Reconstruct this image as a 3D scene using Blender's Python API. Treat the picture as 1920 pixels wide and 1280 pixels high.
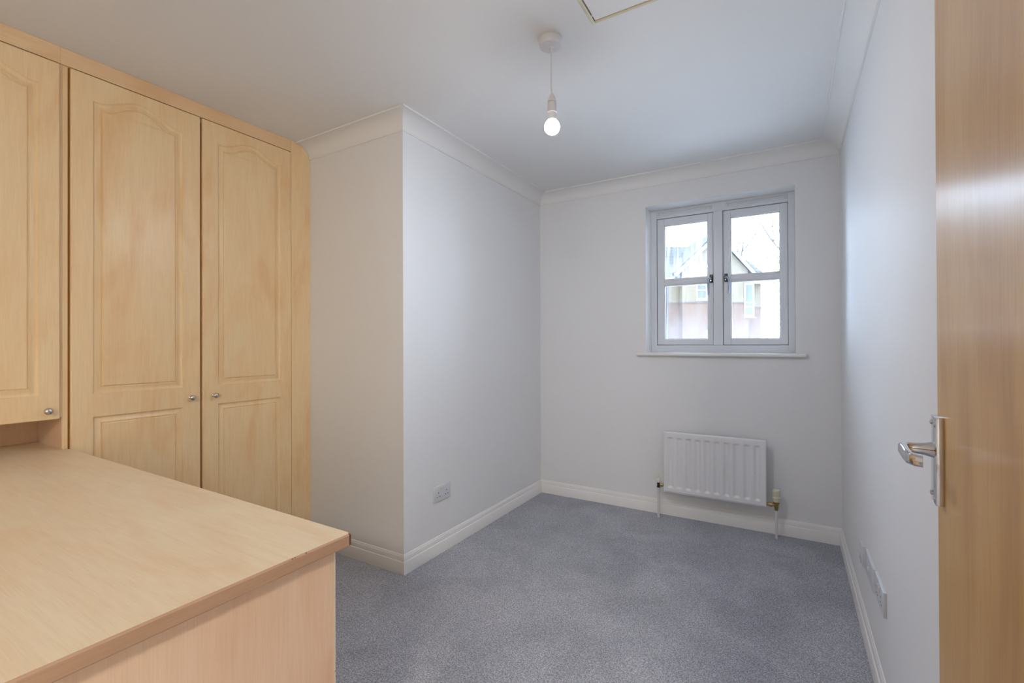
import bpy, bmesh, math, random
from mathutils import Vector, Matrix
random.seed(7)
S = bpy.context.scene
for o in list(bpy.data.objects):
    bpy.data.objects.remove(o)

# ------------------------------------------------------------------ camera
CAM = Vector((0.0, 0.0, 1.2))
cd = bpy.data.cameras.new('camera'); cam = bpy.data.objects.new('camera', cd)
S.collection.objects.link(cam); S.camera = cam
cd.sensor_width = 36.0; cd.lens = 36.0 * 875.0 / 1920.0; cd.clip_start = 0.02; cd.clip_end = 300
R_ = Vector((0.85953214, 0.51106904, -0.00359743)); U_ = Vector((0.00516387, -0.00164584, 0.99998531)); F_ = Vector((-0.51105561, 0.85953809, 0.00405375))
mw = Matrix.Identity(4)
for i in range(3):
    mw[i][0] = R_[i]; mw[i][1] = U_[i]; mw[i][2] = -F_[i]; mw[i][3] = CAM[i]
cam.matrix_world = mw

# ------------------------------------------------------------------ world: bright overcast sky
SKY = 2.8
w = bpy.data.worlds.new('overcast_sky'); S.world = w; w.use_nodes = True
nt = w.node_tree; bg = nt.nodes['Background']
bg.inputs['Color'].default_value = (.78, .97, 1.27, 1); bg.inputs['Strength'].default_value = SKY
BULB = 195.0
LANDING_FILL = 49.0  # strength of the unseen fill light added behind the camera
S.view_settings.view_transform = 'Standard'; S.view_settings.look = 'None'
S.view_settings.gamma = 1.0; S.view_settings.use_curve_mapping = False
S.view_settings.exposure = 2.03

# ------------------------------------------------------------------ room measures (metres)
XL, YR, YW, XR = -1.734, 1.805, 3.368, 0.2625     # left wall, alcove wall, window wall, right wall
H, HC, CP = 2.390, 2.314, 0.095                   # ceiling, coving foot, coving projection
XW = -2.4935                                      # wardrobe front
XB, YN = -3.05, -3.60                             # wall behind wardrobe, wall behind camera
XLAND = 1.75  # side of the landing, added behind the camera to house the fill light

# ------------------------------------------------------------------ helpers
ORG = {}
def link(o): S.collection.objects.link(o); return o
def tag(o, label=None, cat=None, group=None, kind=None):
    if label: o['label'] = label
    if cat: o['category'] = cat
    if group: o['group'] = group
    if kind: o['kind'] = kind
    return o
def empty(name, loc, label=None, cat=None, group=None, kind=None, parent=None):
    o = bpy.data.objects.new(name, None); link(o); loc = Vector(loc)
    ORG[o.name] = loc.copy(); o.empty_display_size = 0.05
    if parent: o.parent = parent; o.location = loc - ORG[parent.name]
    else: o.location = loc
    return tag(o, label, cat, group, kind)
def obj(name, bm, mat, parent=None, smooth=None, label=None, cat=None, group=None, kind=None):
    """one mesh object; origin at the bottom centre of its bounds"""
    bmesh.ops.recalc_face_normals(bm, faces=bm.faces[:])
    lo = Vector((min(v.co[i] for v in bm.verts) for i in range(3))); hi = Vector((max(v.co[i] for v in bm.verts) for i in range(3)))
    org = Vector(((lo.x + hi.x) / 2, (lo.y + hi.y) / 2, lo.z))
    bmesh.ops.translate(bm, verts=bm.verts[:], vec=-org)
    me = bpy.data.meshes.new(name); bm.to_mesh(me); bm.free()
    mats = mat if isinstance(mat, (list, tuple)) else [mat]
    for m in mats: me.materials.append(m)
    if smooth:
        for p in me.polygons: p.use_smooth = True
        me.set_sharp_from_angle(angle=math.radians(smooth))
    o = bpy.data.objects.new(name, me); link(o); ORG[o.name] = org.copy()
    if parent: o.parent = parent; o.location = org - ORG[parent.name]
    else: o.location = org
    return tag(o, label, cat, group, kind)
def B(): return bmesh.new()
def add_box(bm, x0, x1, y0, y1, z0, z1, bev=0.0, seg=2, M=None, mi=0):
    before = set(bm.faces)
    r = bmesh.ops.create_cube(bm, size=1.0)
    vs = r['verts']
    for v in vs: v.co = Vector(((x0 + x1) / 2 + v.co.x * (x1 - x0), (y0 + y1) / 2 + v.co.y * (y1 - y0), (z0 + z1) / 2 + v.co.z * (z1 - z0)))
    if bev:
        es = list({e for v in vs for e in v.link_edges})
        bmesh.ops.bevel(bm, geom=es, offset=bev, segments=seg, affect='EDGES', profile=0.5)
    nf = [f for f in bm.faces if f not in before]
    for f in nf: f.material_index = mi
    if M is not None:
        bmesh.ops.transform(bm, matrix=M, verts=list({v for f in nf for v in f.verts}))
    return nf
def box(x0, x1, y0, y1, z0, z1, bev=0.0, seg=2, M=None):
    bm = B(); add_box(bm, x0, x1, y0, y1, z0, z1, bev, seg, M); return bm
def add_lathe(bm, prof, base, axis, n=32, mi=0):
    """prof: (radius, height) along axis from base"""
    a = Vector(axis).normalized(); t = Vector((0, 0, 1)) if abs(a.z) < .9 else Vector((1, 0, 0))
    u = a.cross(t).normalized(); v = a.cross(u); base = Vector(base)
    rings = []
    for r, hh in prof:
        if r < 1e-6: rings.append([bm.verts.new(base + a * hh)])
        else: rings.append([bm.verts.new(base + a * hh + (u * math.cos(2 * math.pi * k / n) + v * math.sin(2 * math.pi * k / n)) * r) for k in range(n)])
    for A, C in zip(rings, rings[1:]):
        for k in range(n):
            q = [A[k % len(A)], A[(k + 1) % len(A)] if len(A) > 1 else None, C[(k + 1) % len(C)] if len(C) > 1 else None, C[k % len(C)]]
            q = [p for p in q if p]
            if len(A) == 1 and len(C) == 1: continue
            if len(set(q)) >= 3: bm.faces.new(list(dict.fromkeys(q))).material_index = mi
    for ring in (rings[0], rings[-1]):
        if len(ring) > 2: bm.faces.new(ring).material_index = mi
    return bm
def add_tube(bm, pts, rad, n=10, mi=0, cap=True):
    pts = [Vector(p) for p in pts]; rads = rad if isinstance(rad, (list, tuple)) else [rad] * len(pts)
    rings = []; prev = None
    for i, p in enumerate(pts):
        d = (pts[min(i + 1, len(pts) - 1)] - pts[max(i - 1, 0)]).normalized()
        if prev is None:
            t = Vector((0, 0, 1)) if abs(d.z) < .9 else Vector((1, 0, 0)); u = d.cross(t).normalized()
        else: u = (prev - d * prev.dot(d)).normalized()
        prev = u; v = d.cross(u)
        rings.append([bm.verts.new(p + (u * math.cos(2 * math.pi * k / n) + v * math.sin(2 * math.pi * k / n)) * rads[i]) for k in range(n)])
    for A, C in zip(rings, rings[1:]):
        for k in range(n): bm.faces.new((A[k], A[(k + 1) % n], C[(k + 1) % n], C[k])).material_index = mi
    if cap:
        bm.faces.new(rings[0]).material_index = mi; bm.faces.new(rings[-1]).material_index = mi
    return bm
def prism(pts2, f0, f1):
    """closed 2-D outline mapped to 3-D by f0 (one end) and f1 (other end)"""
    bm = B(); a = [bm.verts.new(f0(*p)) for p in pts2]; b = [bm.verts.new(f1(*p)) for p in pts2]
    n = len(pts2)
    for i in range(n): bm.faces.new((a[i], a[(i + 1) % n], b[(i + 1) % n], b[i]))
    for ring in (a, b):
        es = [bm.edges.get((ring[i], ring[(i + 1) % n])) for i in range(n)]
        bmesh.ops.triangle_fill(bm, edges=es, use_beauty=True)
    return bm

# ------------------------------------------------------------------ materials
def new_mat(name):
    m = bpy.data.materials.new(name); m.use_nodes = True; nt = m.node_tree
    return m, nt, nt.nodes['Principled BSDF']
def N(nt, t, **kw):
    n = nt.nodes.new(t)
    for k, v in kw.items(): setattr(n, k, v)
    return n
def simple(name, col, rough=0.5, metal=0.0, spec=0.5, bump=None, coat=0.0):
    m, nt, b = new_mat(name)
    b.inputs['Base Color'].default_value = (*col, 1); b.inputs['Roughness'].default_value = rough
    b.inputs['Metallic'].default_value = metal; b.inputs['Specular IOR Level'].default_value = spec
    b.inputs['Coat Weight'].default_value = coat
    if bump:
        sc, st, dist = bump
        tc = N(nt, 'ShaderNodeTexCoord'); nz = N(nt, 'ShaderNodeTexNoise'); nz.inputs['Scale'].default_value = sc; nz.inputs['Detail'].default_value = 4
        bp = N(nt, 'ShaderNodeBump'); bp.inputs['Strength'].default_value = st; bp.inputs['Distance'].default_value = dist
        nt.links.new(tc.outputs['Object'], nz.inputs['Vector']); nt.links.new(nz.outputs['Fac'], bp.inputs['Height']); nt.links.new(bp.outputs['Normal'], b.inputs['Normal'])
    return m
def ramp(nt, stops):
    r = N(nt, 'ShaderNodeValToRGB'); e = r.color_ramp.elements
    e[0].position, e[0].color = stops[0][0], (*stops[0][1], 1); e[1].position, e[1].color = stops[-1][0], (*stops[-1][1], 1)
    for p, c in stops[1:-1]:
        x = e.new(p); x.color = (*c, 1)
    return r
def wood(name, axis, light, mid, dark, rough, figure=1.0, spec=0.4, coat=0.0, coat_rough=.1, fine=.5):
    """maple: pale ground, soft flame figure along the grain, fine pores"""
    m, nt, b = new_mat(name); L = nt.links.new
    tc = N(nt, 'ShaderNodeTexCoord'); oi = N(nt, 'ShaderNodeObjectInfo')
    mul = N(nt, 'ShaderNodeVectorMath', operation='SCALE'); mul.inputs['Scale'].default_value = 37.0
    cx = N(nt, 'ShaderNodeCombineXYZ')
    for k in range(3): L(oi.outputs['Random'], cx.inputs[k])
    L(cx.outputs[0], mul.inputs[0])
    add = N(nt, 'ShaderNodeVectorMath', operation='ADD'); L(tc.outputs['Object'], add.inputs[0]); L(mul.outputs[0], add.inputs[1])
    def mapped(along, across):
        mp = N(nt, 'ShaderNodeMapping'); s = [across] * 3; s['xyz'.index(axis)] = along
        mp.inputs['Scale'].default_value = s; L(add.outputs[0], mp.inputs['Vector']); return mp
    n1 = N(nt, 'ShaderNodeTexNoise'); n1.inputs['Scale'].default_value = 1.0; n1.inputs['Detail'].default_value = 3; n1.inputs['Distortion'].default_value = 1.2 * figure
    L(mapped(2.0, 5.5).outputs[0], n1.inputs['Vector'])
    n2 = N(nt, 'ShaderNodeTexNoise'); n2.inputs['Scale'].default_value = 1.0; n2.inputs['Detail'].default_value = 5; n2.inputs['Distortion'].default_value = .5
    L(mapped(5, 70).outputs[0], n2.inputs['Vector'])
    n3 = N(nt, 'ShaderNodeTexNoise'); n3.inputs['Scale'].default_value = 1.0; n3.inputs['Detail'].default_value = 2
    L(mapped(12, 420).outputs[0], n3.inputs['Vector'])
    r1 = ramp(nt, [(.30, dark), (.47, mid), (.66, light)]); L(n1.outputs['Fac'], r1.inputs[0])
    r2 = ramp(nt, [(.25, (.86, .80, .72)), (.60, (1, 1, 1))]); L(n2.outputs['Fac'], r2.inputs[0])
    r3 = ramp(nt, [(.30, (.90, .87, .82)), (.55, (1, 1, 1))]); L(n3.outputs['Fac'], r3.inputs[0])
    m1 = N(nt, 'ShaderNodeMix', data_type='RGBA', blend_type='MULTIPLY'); m1.inputs[0].default_value = .28 * figure
    L(r1.outputs[0], m1.inputs[6]); L(r2.outputs[0], m1.inputs[7])
    m2 = N(nt, 'ShaderNodeMix', data_type='RGBA', blend_type='MULTIPLY'); m2.inputs[0].default_value = fine
    L(m1.outputs[2], m2.inputs[6]); L(r3.outputs[0], m2.inputs[7]); L(m2.outputs[2], b.inputs['Base Color'])
    b.inputs['Roughness'].default_value = rough; b.inputs['Specular IOR Level'].default_value = spec
    b.inputs['Coat Weight'].default_value = coat; b.inputs['Coat Roughness'].default_value = coat_rough
    bp = N(nt, 'ShaderNodeBump'); bp.inputs['Strength'].default_value = .06; bp.inputs['Distance'].default_value = .001
    L(n3.outputs['Fac'], bp.inputs['Height']); L(bp.outputs['Normal'], b.inputs['Normal'])
    return m

M = {}
M['wall'] = simple('white_wall_paint', (.85, .847, .857), .55, spec=.3, bump=(60, .05, .002))
M['ceil'] = simple('white_ceiling_paint', (.88, .87, .86), .7, spec=.2, bump=(50, .05, .002))
M['gloss'] = simple('white_gloss_woodwork', (.90, .885, .87), .28, spec=.5)
M['upvc'] = simple('white_window_frame', (.78, .80, .84), .3, spec=.5)
M['socket'] = simple('grey_white_socket_plastic', (.70, .72, .76), .3)
M['plastic'] = simple('white_plastic', (.74, .725, .735), .3)
M['cream'] = simple('cream_plastic', (.80, .76, .60), .4)
M['rad'] = simple('white_radiator_enamel', (.84, .84, .86), .25)
M['hole'] = simple('dark_recess', (.02, .02, .02), .8)
M['greyp'] = simple('grey_switch_plastic', (.45, .46, .48), .4)
M['chrome'] = simple('polished_chrome', (.62, .62, .63), .07, metal=1)
M['nickel'] = simple('brushed_nickel', (.62, .60, .58), .22, metal=1)
M['brass'] = simple('aged_brass', (.38, .26, .10), .35, metal=1)
M['darkmetal'] = simple('dark_window_metal', (.045, .045, .05), .3, metal=.6)
M['bluefilm'] = simple('steel_handle_arm', (.35, .42, .52), .3, metal=.7)
M['chip'] = simple('chipped_chipboard_core', (.16, .07, .025), .9, bump=(400, .6, .002))
M['edging'] = simple('pale_edging', (.80, .72, .58), .4)
LT, MD, DK = (.91, .695, .415), (.90, .655, .375), (.855, .575, .305)
M['maple_z'] = wood('maple_vertical_grain', 'z', LT, MD, DK, .33)
M['maple_y'] = wood('maple_pelmet_grain', 'y', (.87, .62, .37), (.85, .58, .34), (.81, .52, .29), .36)
M['maple_x'] = wood('maple_desktop_grain', 'x', (.88, .74, .54), (.87, .71, .51), (.85, .655, .445), .36, figure=1.3)
M['maple_end'] = wood('maple_end_panel_grain', 'z', (.92, .69, .51), (.91, .66, .48), (.87, .59, .41), .42)
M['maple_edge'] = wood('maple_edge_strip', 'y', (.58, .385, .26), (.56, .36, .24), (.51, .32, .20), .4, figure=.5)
M['maple_in'] = wood('maple_inner_panel', 'z', (.89, .67, .47), (.88, .64, .44), (.85, .59, .38), .4)
M['gap_shade'] = simple('painted_gap_shade', (.42, .19, .06), .7)  # warm shade and bounced light in the door gaps, put into the colour
M['door'] = wood('maple_veneer_door', 'z', (.72, .43, .125), (.68, .385, .095), (.58, .305, .065), .5, figure=.7, spec=.2, coat=.55, coat_rough=.25, fine=.9)

# carpet
def carpet():
    m, nt, b = new_mat('grey_carpet'); L = nt.links.new
    tc = N(nt, 'ShaderNodeTexCoord')
    a = N(nt, 'ShaderNodeTexNoise'); a.inputs['Scale'].default_value = 210; a.inputs['Detail'].default_value = 3; a.inputs['Roughness'].default_value = .7
    c = N(nt, 'ShaderNodeTexNoise'); c.inputs['Scale'].default_value = 3.2; c.inputs['Detail'].default_value = 4; c.inputs['Distortion'].default_value = .6
    for n in (a, c): L(tc.outputs['Object'], n.inputs['Vector'])
    r = ramp(nt, [(.29, (.13, .132, .152)), (.50, (.425, .433, .485)), (.71, (.85, .86, .915))]); L(a.outputs['Fac'], r.inputs[0])
    r2 = ramp(nt, [(.35, (.84, .84, .85)), (.65, (1.06, 1.05, 1.045))]); L(c.outputs['Fac'], r2.inputs[0])
    mx = N(nt, 'ShaderNodeMix', data_type='RGBA', blend_type='MULTIPLY'); mx.inputs[0].default_value = 1
    L(r.outputs[0], mx.inputs[6]); L(r2.outputs[0], mx.inputs[7]); L(mx.outputs[2], b.inputs['Base Color'])
    b.inputs['Roughness'].default_value = 1; b.inputs['Specular IOR Level'].default_value = .05
    b.inputs['Sheen Weight'].default_value = .15
    bp = N(nt, 'ShaderNodeBump'); bp.inputs['Strength'].default_value = .9; bp.inputs['Distance'].default_value = .004
    L(a.outputs['Fac'], bp.inputs['Height']); L(bp.outputs['Normal'], b.inputs['Normal'])
    return m
M['carpet'] = carpet()

def emitter(name, col, strength):
    m, nt, b = new_mat(name); b.inputs['Base Color'].default_value = (1, 1, 1, 1)
    b.inputs['Emission Color'].default_value = (*col, 1); b.inputs['Emission Strength'].default_value = strength
    return m
def led_bulb():
    # LED bulb: the dome throws its light down and sideways, little towards the cap
    m = emitter('lit_bulb', (.93, 1.0, 1.10), BULB); nt = m.node_tree; b = nt.nodes['Principled BSDF']
    g = N(nt, 'ShaderNodeNewGeometry'); sp = N(nt, 'ShaderNodeSeparateXYZ'); mr = N(nt, 'ShaderNodeMapRange', interpolation_type='SMOOTHSTEP')
    mr.inputs[1].default_value = .15; mr.inputs[2].default_value = -.75; mr.inputs[3].default_value = .015 * BULB; mr.inputs[4].default_value = BULB
    nt.links.new(g.outputs['Normal'], sp.inputs[0]); nt.links.new(sp.outputs[2], mr.inputs[0]); nt.links.new(mr.outputs[0], b.inputs['Emission Strength'])
    return m
M['bulb'] = led_bulb()
M['dome'] = emitter('added_fill_dome', (1.10, 1.0, .84), LANDING_FILL)

def pane_glass(name, haze_low, haze_streak):
    """clear pane with condensation: a film at the foot, runs higher up"""
    m, nt, b = new_mat(name); L = nt.links.new; nt.nodes.remove(b); out = nt.nodes['Material Output']
    tr = N(nt, 'ShaderNodeBsdfTransparent'); tr.inputs[0].default_value = (.96, .98, .98, 1)
    gl = N(nt, 'ShaderNodeBsdfGlossy'); gl.inputs['Roughness'].default_value = .0
    fr = N(nt, 'ShaderNodeFresnel'); fr.inputs[0].default_value = 1.45
    tl = N(nt, 'ShaderNodeBsdfTranslucent'); tl.inputs[0].default_value = (.9, .92, .95, 1)
    mx = N(nt, 'ShaderNodeMixShader'); L(fr.outputs[0], mx.inputs[0]); L(tr.outputs[0], mx.inputs[1]); L(gl.outputs[0], mx.inputs[2])
    tc = N(nt, 'ShaderNodeTexCoord'); sp = N(nt, 'ShaderNodeSeparateXYZ'); L(tc.outputs['Generated'], sp.inputs[0])
    mr = N(nt, 'ShaderNodeMapRange'); mr.inputs[1].default_value = .75; mr.inputs[2].default_value = 0.0; mr.inputs[3].default_value = 0; mr.inputs[4].default_value = haze_low
    L(sp.outputs[2], mr.inputs[0])
    mp = N(nt, 'ShaderNodeMapping'); mp.inputs['Scale'].default_value = (45, 1, 4.5); L(tc.outputs['Object'], mp.inputs[0])
    nz = N(nt, 'ShaderNodeTexNoise'); nz.inputs['Scale'].default_value = 1; nz.inputs['Detail'].default_value = 4; nz.inputs['Distortion'].default_value = .4; L(mp.outputs[0], nz.inputs[0])
    r = ramp(nt, [(.42, (0, 0, 0)), (.62, (1, 1, 1))]); L(nz.outputs[0], r.inputs[0])
    mm = N(nt, 'ShaderNodeMath', operation='MULTIPLY'); L(r.outputs[0], mm.inputs[0]); mm.inputs[1].default_value = haze_streak
    ad = N(nt, 'ShaderNodeMath', operation='ADD', use_clamp=True); L(mm.outputs[0], ad.inputs[0]); L(mr.outputs[0], ad.inputs[1])
    m2 = N(nt, 'ShaderNodeMixShader'); L(ad.outputs[0], m2.inputs[0]); L(mx.outputs[0], m2.inputs[1]); L(tl.outputs[0], m2.inputs[2])
    L(m2.outputs[0], out.inputs[0]); return m
M['pane_wet'] = pane_glass('pane_with_condensation_runs', .02, .07)
M['pane_foot'] = pane_glass('pane_with_condensation_foot', .045, .014)
M['pane_clear'] = pane_glass('clear_pane', .01, .008)

# ------------------------------------------------------------------ structure
st = dict(kind='structure')
WT = 0.30
obj('floor', box(XB - .2, XLAND + .2, YN - .2, YW + WT, -.12, 0), M['carpet'], label='grey twist pile carpet across the whole room', **st)
obj('ceiling', box(XB - .2, XLAND + .2, YN - .2, YW + WT, H, H + .12), M['ceil'], label='plain white painted ceiling', **st)
# window wall with its opening
WX0, WX1, WZ0, WZ1 = -.885, .034, 1.131, 2.177
bm = B()
add_box(bm, XL - .12, WX0, YW, YW + WT, 0, H); add_box(bm, WX1, XR + .15, YW, YW + WT, 0, H)
add_box(bm, WX0, WX1, YW, YW + WT, 0, WZ0); add_box(bm, WX0, WX1, YW, YW + WT, WZ1, H)
bmesh.ops.remove_doubles(bm, verts=bm.verts[:], dist=1e-5)
obj('wall_back', bm, M['wall'], label='white wall with the window and radiator', **st)
obj('wall_left', box(XL - .12, XL, YR, YW, 0, H), M['wall'], label='white wall with a double socket, left of the window', **st)
obj('wall_alcove', box(XB, XL - .12, YR, YR + .12, 0, H), M['wall'], label='short white wall beside the wardrobe', **st)
obj('wall_right', box(XR, XR + .15, .13, YW, 0, H), M['wall'], label='white wall behind the open door', **st)
obj('wall_side', box(XB - .12, XB, YN, YR + .12, 0, H), M['wall'], label='white wall behind the fitted wardrobe', **st)
obj('wall_near', box(XB - .12, XLAND + .12, YN - .12, YN, 0, H), M['wall'], label='white wall behind the camera', **st)
obj('wall_nib', box(.135, XLAND, .03, .13, 0, H), M['wall'], label='white wall end carrying the door hinges beside the added landing', **st)
obj('wall_landing', box(XLAND, XLAND + .12, YN, .13, 0, H), M['wall'], label='white wall of the unseen landing added behind the camera', **st)

# swept profiles with mitred ends
def sweep(profile, a, b, na, nb, normal):
    """profile (d, z) offsets; a,b: 2-D ends on the wall; na, nb: mitre direction per unit d (2-D) at the ends"""
    f0 = lambda d, z: Vector((a[0] + na[0] * d, a[1] + na[1] * d, z)); f1 = lambda d, z: Vector((b[0] + nb[0] * d, b[1] + nb[1] * d, z))
    return prism(profile, f0, f1)
drop = H - HC
cov = [(0, HC), (.0055, HC), (.0055, HC + .007)]
for i in range(13):
    t = math.pi / 2 * i / 12
    cov.append((CP - .006 - (CP - .013) * math.cos(t) * 1.0, HC + .008 + (drop - .013) * math.sin(t)))
cov2 = cov[:3]
for i in range(13):
    t = math.pi / 2 * i / 12
    cov2.append((.007 + (CP - .014) * (1 - math.cos(t)), HC + .007 + (drop - .013) * math.sin(t)))
cov2 += [(CP - .006, H - .0075), (CP, H - .0075), (CP, H), (0, H)]
runs = [('alcove', (XB, YR), (XL, YR), (0, -1), (1, -1)), ('left', (XL, YR), (XL, YW), (1, -1), (1, -1)),
        ('back', (XL, YW), (XR, YW), (1, -1), (-1, -1)), ('right', (XR, YW), (XR, .13), (-1, -1), (-1, 0))]
for k, (nm, a, b, na, nb) in enumerate(runs):
    a2 = (XW - .05, YR) if nm == 'alcove' else a
    obj('trim_%d' % (k + 1), sweep(cov2, a2, b, na, nb, None), M['ceil'], smooth=30, label='white concave plaster coving along the %s' % {'alcove': 'short wall beside the wardrobe', 'left': 'left wall', 'back': 'window wall', 'right': 'right wall'}[nm], **st)
sk = [(0, 0), (.013, 0), (.013, .062), (.0118, .065), (.0085, .067), (.0085, .071), (.0082, .078), (.0068, .085), (.0068, .088), (.005, .090), (.004, .096), (.0025, .099), (0, .100)]
for nm, a, b, na, nb in runs:
    a2 = (XW, YR) if nm == 'alcove' else a
    b2 = (XR, .13) if nm == 'right' else b
    obj('baseboard_' + nm, sweep(sk, a2, b2, na, nb, None), M['gloss'], smooth=25, label='white moulded skirting along the %s' % {'alcove': 'short wall beside the wardrobe', 'left': 'left wall', 'back': 'window wall', 'right': 'right wall'}[nm], **st)

# ------------------------------------------------------------------ window
win = empty('window_1', ((WX0 + WX1) / 2, YW + .15, WZ0), 'white double casement window with glazing bars above the radiator', None, None, 'structure')
FY0, FY1 = YW + .15, YW + .22          # fixed frame depth
UP = M['upvc']
fx = [-.8845, -.842, -.454, -.394, -.004, .0335]
obj('frame_jamb', box(fx[0], fx[1], FY0, FY1, WZ0, WZ1 - .001, .002), UP, win)
obj('frame_jamb', box(fx[4], fx[5], FY0, FY1, WZ0, WZ1 - .001, .002), UP, win)
obj('frame_mullion', box(fx[2], fx[3], FY0 - .004, FY1, 1.182, 2.114, .002), UP, win)
obj('frame_head', box(fx[1], fx[4], FY0, FY1, 2.114, WZ1 - .001, .002), UP, win)
obj('frame_cill', box(fx[1], fx[4], FY0, FY1, WZ0, 1.182, .002), UP, win)
for x0_, x1_ in ((fx[1], fx[2]), (fx[3], fx[4])):
    sm_ = B()
    for a_, b_, c_, d_ in ((x0_, x0_ + .018, 1.182, 2.114), (x1_ - .018, x1_, 1.182, 2.114), (x0_ + .018, x1_ - .018, 1.182, 1.198), (x0_ + .018, x1_ - .018, 2.098, 2.114)):
        add_box(sm_, a_, b_, FY0 + .0595, FY1, c_, d_)
    obj('rebate_stop', sm_, UP, win)
def casement(x0, x1, gx0, gx1, hinge):
    s = empty('casement', ((x0 + x1) / 2, FY0 + .03, 1.184), parent=win)
    g = .0025; a, b = FY0 + .008, FY0 + .058
    obj('stile', box(x0 + g, gx0, a, b, 1.1845, 2.1115, .0025), UP, s)
    obj('stile', box(gx1, x1 - g, a, b, 1.1845, 2.1115, .0025), UP, s)
    obj('top_rail', box(gx0, gx1, a + .0005, b, 2.061, 2.1110, .002), UP, s)
    obj('bottom_rail', box(gx0, gx1, a + .0005, b, 1.185, 1.2235, .002), UP, s)
    obj('glazing_bar', box(gx0 - .012, gx1 + .012, a + .002, b - .002, 1.620, 1.664, .010, 3), UP, s, smooth=40)
    for lo, hi, up in ((1.664, 2.061, True), (1.2235, 1.620, False)):
        gm = B(); c = .006
        for (p0, p1, q0, q1) in ((gx0, gx0 + c, lo, hi), (gx1 - c, gx1, lo, hi), (gx0 + c, gx1 - c, lo, lo + c), (gx0 + c, gx1 - c, hi - c, hi)):
            add_box(gm, p0, p1, a + .012, a + .020, q0, q1)
        obj('glazing_bead', gm, M['gloss'], s)
        mt = ('pane_wet' if up else 'pane_foot') if hinge == 'l' else ('pane_clear' if up else 'pane_foot')
        obj('pane', box(gx0 - .004, gx1 + .004, a + .022, a + .026, lo - .004, hi + .004), M[mt], s)
    # cockspur handle on the meeting stile
    hx = (gx1 + x1) / 2 + .004 if hinge == 'l' else (gx0 + x0) / 2 - .004
    hd = obj('casement_handle', box(hx - .011, hx + .011, a - .004, a, 1.618, 1.676, .003), M['darkmetal'], s, label='dark metal casement fastener')
    kb = B(); add_lathe(kb, [(.0001, 0), (.011, 0), (.013, .006), (.013, .016), (.010, .021), (.0001, .022)], (hx, a - .004, 1.648), (0, -1, 0), 20)
    obj('handle_boss', kb, M['darkmetal'], hd, smooth=40)
    sd = -1 if hinge == 'l' else 1
    ab = B()
    pts = [(hx, a - .022, 1.650), (hx + sd * .014, a - .026, 1.643), (hx + sd * .019, a - .027, 1.625), (hx + sd * .0195, a - .028, 1.590), (hx + sd * .018, a - .030, 1.545), (hx + sd * .0175, a - .032, 1.535)]
    add_tube(ab, pts, [.008, .0075, .006, .0052, .0045, .004], 10)
    obj('handle_arm', ab, M['bluefilm'], hd, smooth=60)
    nb_ = B(); add_lathe(nb_, [(.0001, 0), (.004, 0), (.004, .004), (.0001, .004)], (hx, a - .026, 1.632), (0, -1, 0), 12)
    obj('lock_screw', nb_, M['nickel'], hd)
casement(fx[1], fx[2], -.790, -.491, 'l')
casement(fx[3], fx[4], -.346, -.049, 'r')
for x0, x1 in ((-.833, -.462), (-.371, -.010)):
    v = obj('trickle_vent', box(x0, x1, FY0 - .009, FY0, 2.134, 2.160, .004, 3), UP, win, smooth=40)
    for z in (2.1425, 2.1515):
        sb = box(x0 + .022, x1 - .022, FY0 - .0105, FY0 - .0085, z - .0008, z + .0008)
        obj('vent_slot', sb, M['greyp'], v)
    for xx in (x0 + .010, x1 - .010, x0 + .016, x1 - .016):
        obj('vent_end_clip', box(xx - .0009, xx + .0009, FY0 - .0105, FY0 - .0085, 2.138, 2.156), M['greyp'], v)
    xm = x0 + (x1 - x0) * .64
    obj('vent_slider', box(xm - .016, xm + .016, FY0 - .012, FY0 - .008, 2.144, 2.150, .001), UP, v)
sill_prof = [(0, 0)]
bm = B(); add_box(bm, -.948, .092, YW - .032, YW, 1.108, 1.131, .009, 4)
for f in bm.faces: pass
add_box(bm, WX0, WX1, YW - .008, FY0 + .004, 1.116, 1.1312)
obj('window_sill', bm, M['gloss'], win, smooth=40)

for a_ in ((WX0, WX0 + .0015, WZ0, WZ1), (WX1 - .0004, WX1 + .001, WZ0, WZ1), (WX0 + .0015, WX1 - .0004, WZ1 - .0015, WZ1)):  # gloss skins added on the reveal faces to catch more window light
    obj('added_reveal_gloss', box(a_[0], a_[1], YW + .0005, FY0, a_[2], a_[3]), M['gloss'], win)

# ------------------------------------------------------------------ door standing open on the right
TH = math.radians(5.0)
DE = Vector((math.sin(TH), math.cos(TH), 0)); DN = Vector((-math.cos(TH), math.sin(TH), 0)); DEDGE = Vector((.205, 1.0, 0))
DM = Matrix(((-DE.x, DN.x, 0, DEDGE.x), (-DE.y, DN.y, 0, DEDGE.y), (0, 0, 1, 0), (0, 0, 0, 1)))   # local: a = from edge to hinge, b = out of face, z
door = empty('door_1', DEDGE - DE * .838, 'open maple veneer door with a chrome lever handle', None, None, 'structure')
obj('door_leaf', box(0, .838, -.036, 0, .012, 1.985, .0015, 1, DM), M['door'], door)
hb = box(.022, .069, -.0005, .0105, .952, 1.085, .0014, 2, DM)
hpl = obj('handle_backplate', hb, M['chrome'], door, smooth=40)
for a in (.0285, .0625):
    for z in (.963, 1.074):
        s_ = B(); p = DM @ Vector((a, .0103, z)); add_lathe(s_, [(.0001, 0), (.0042, 0), (.0038, .0016), (.002, .0024), (.0001, .0026)], p, DN, 14)
        obj('screw', s_, M['nickel'], hpl, smooth=50)
lv = B()
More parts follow.
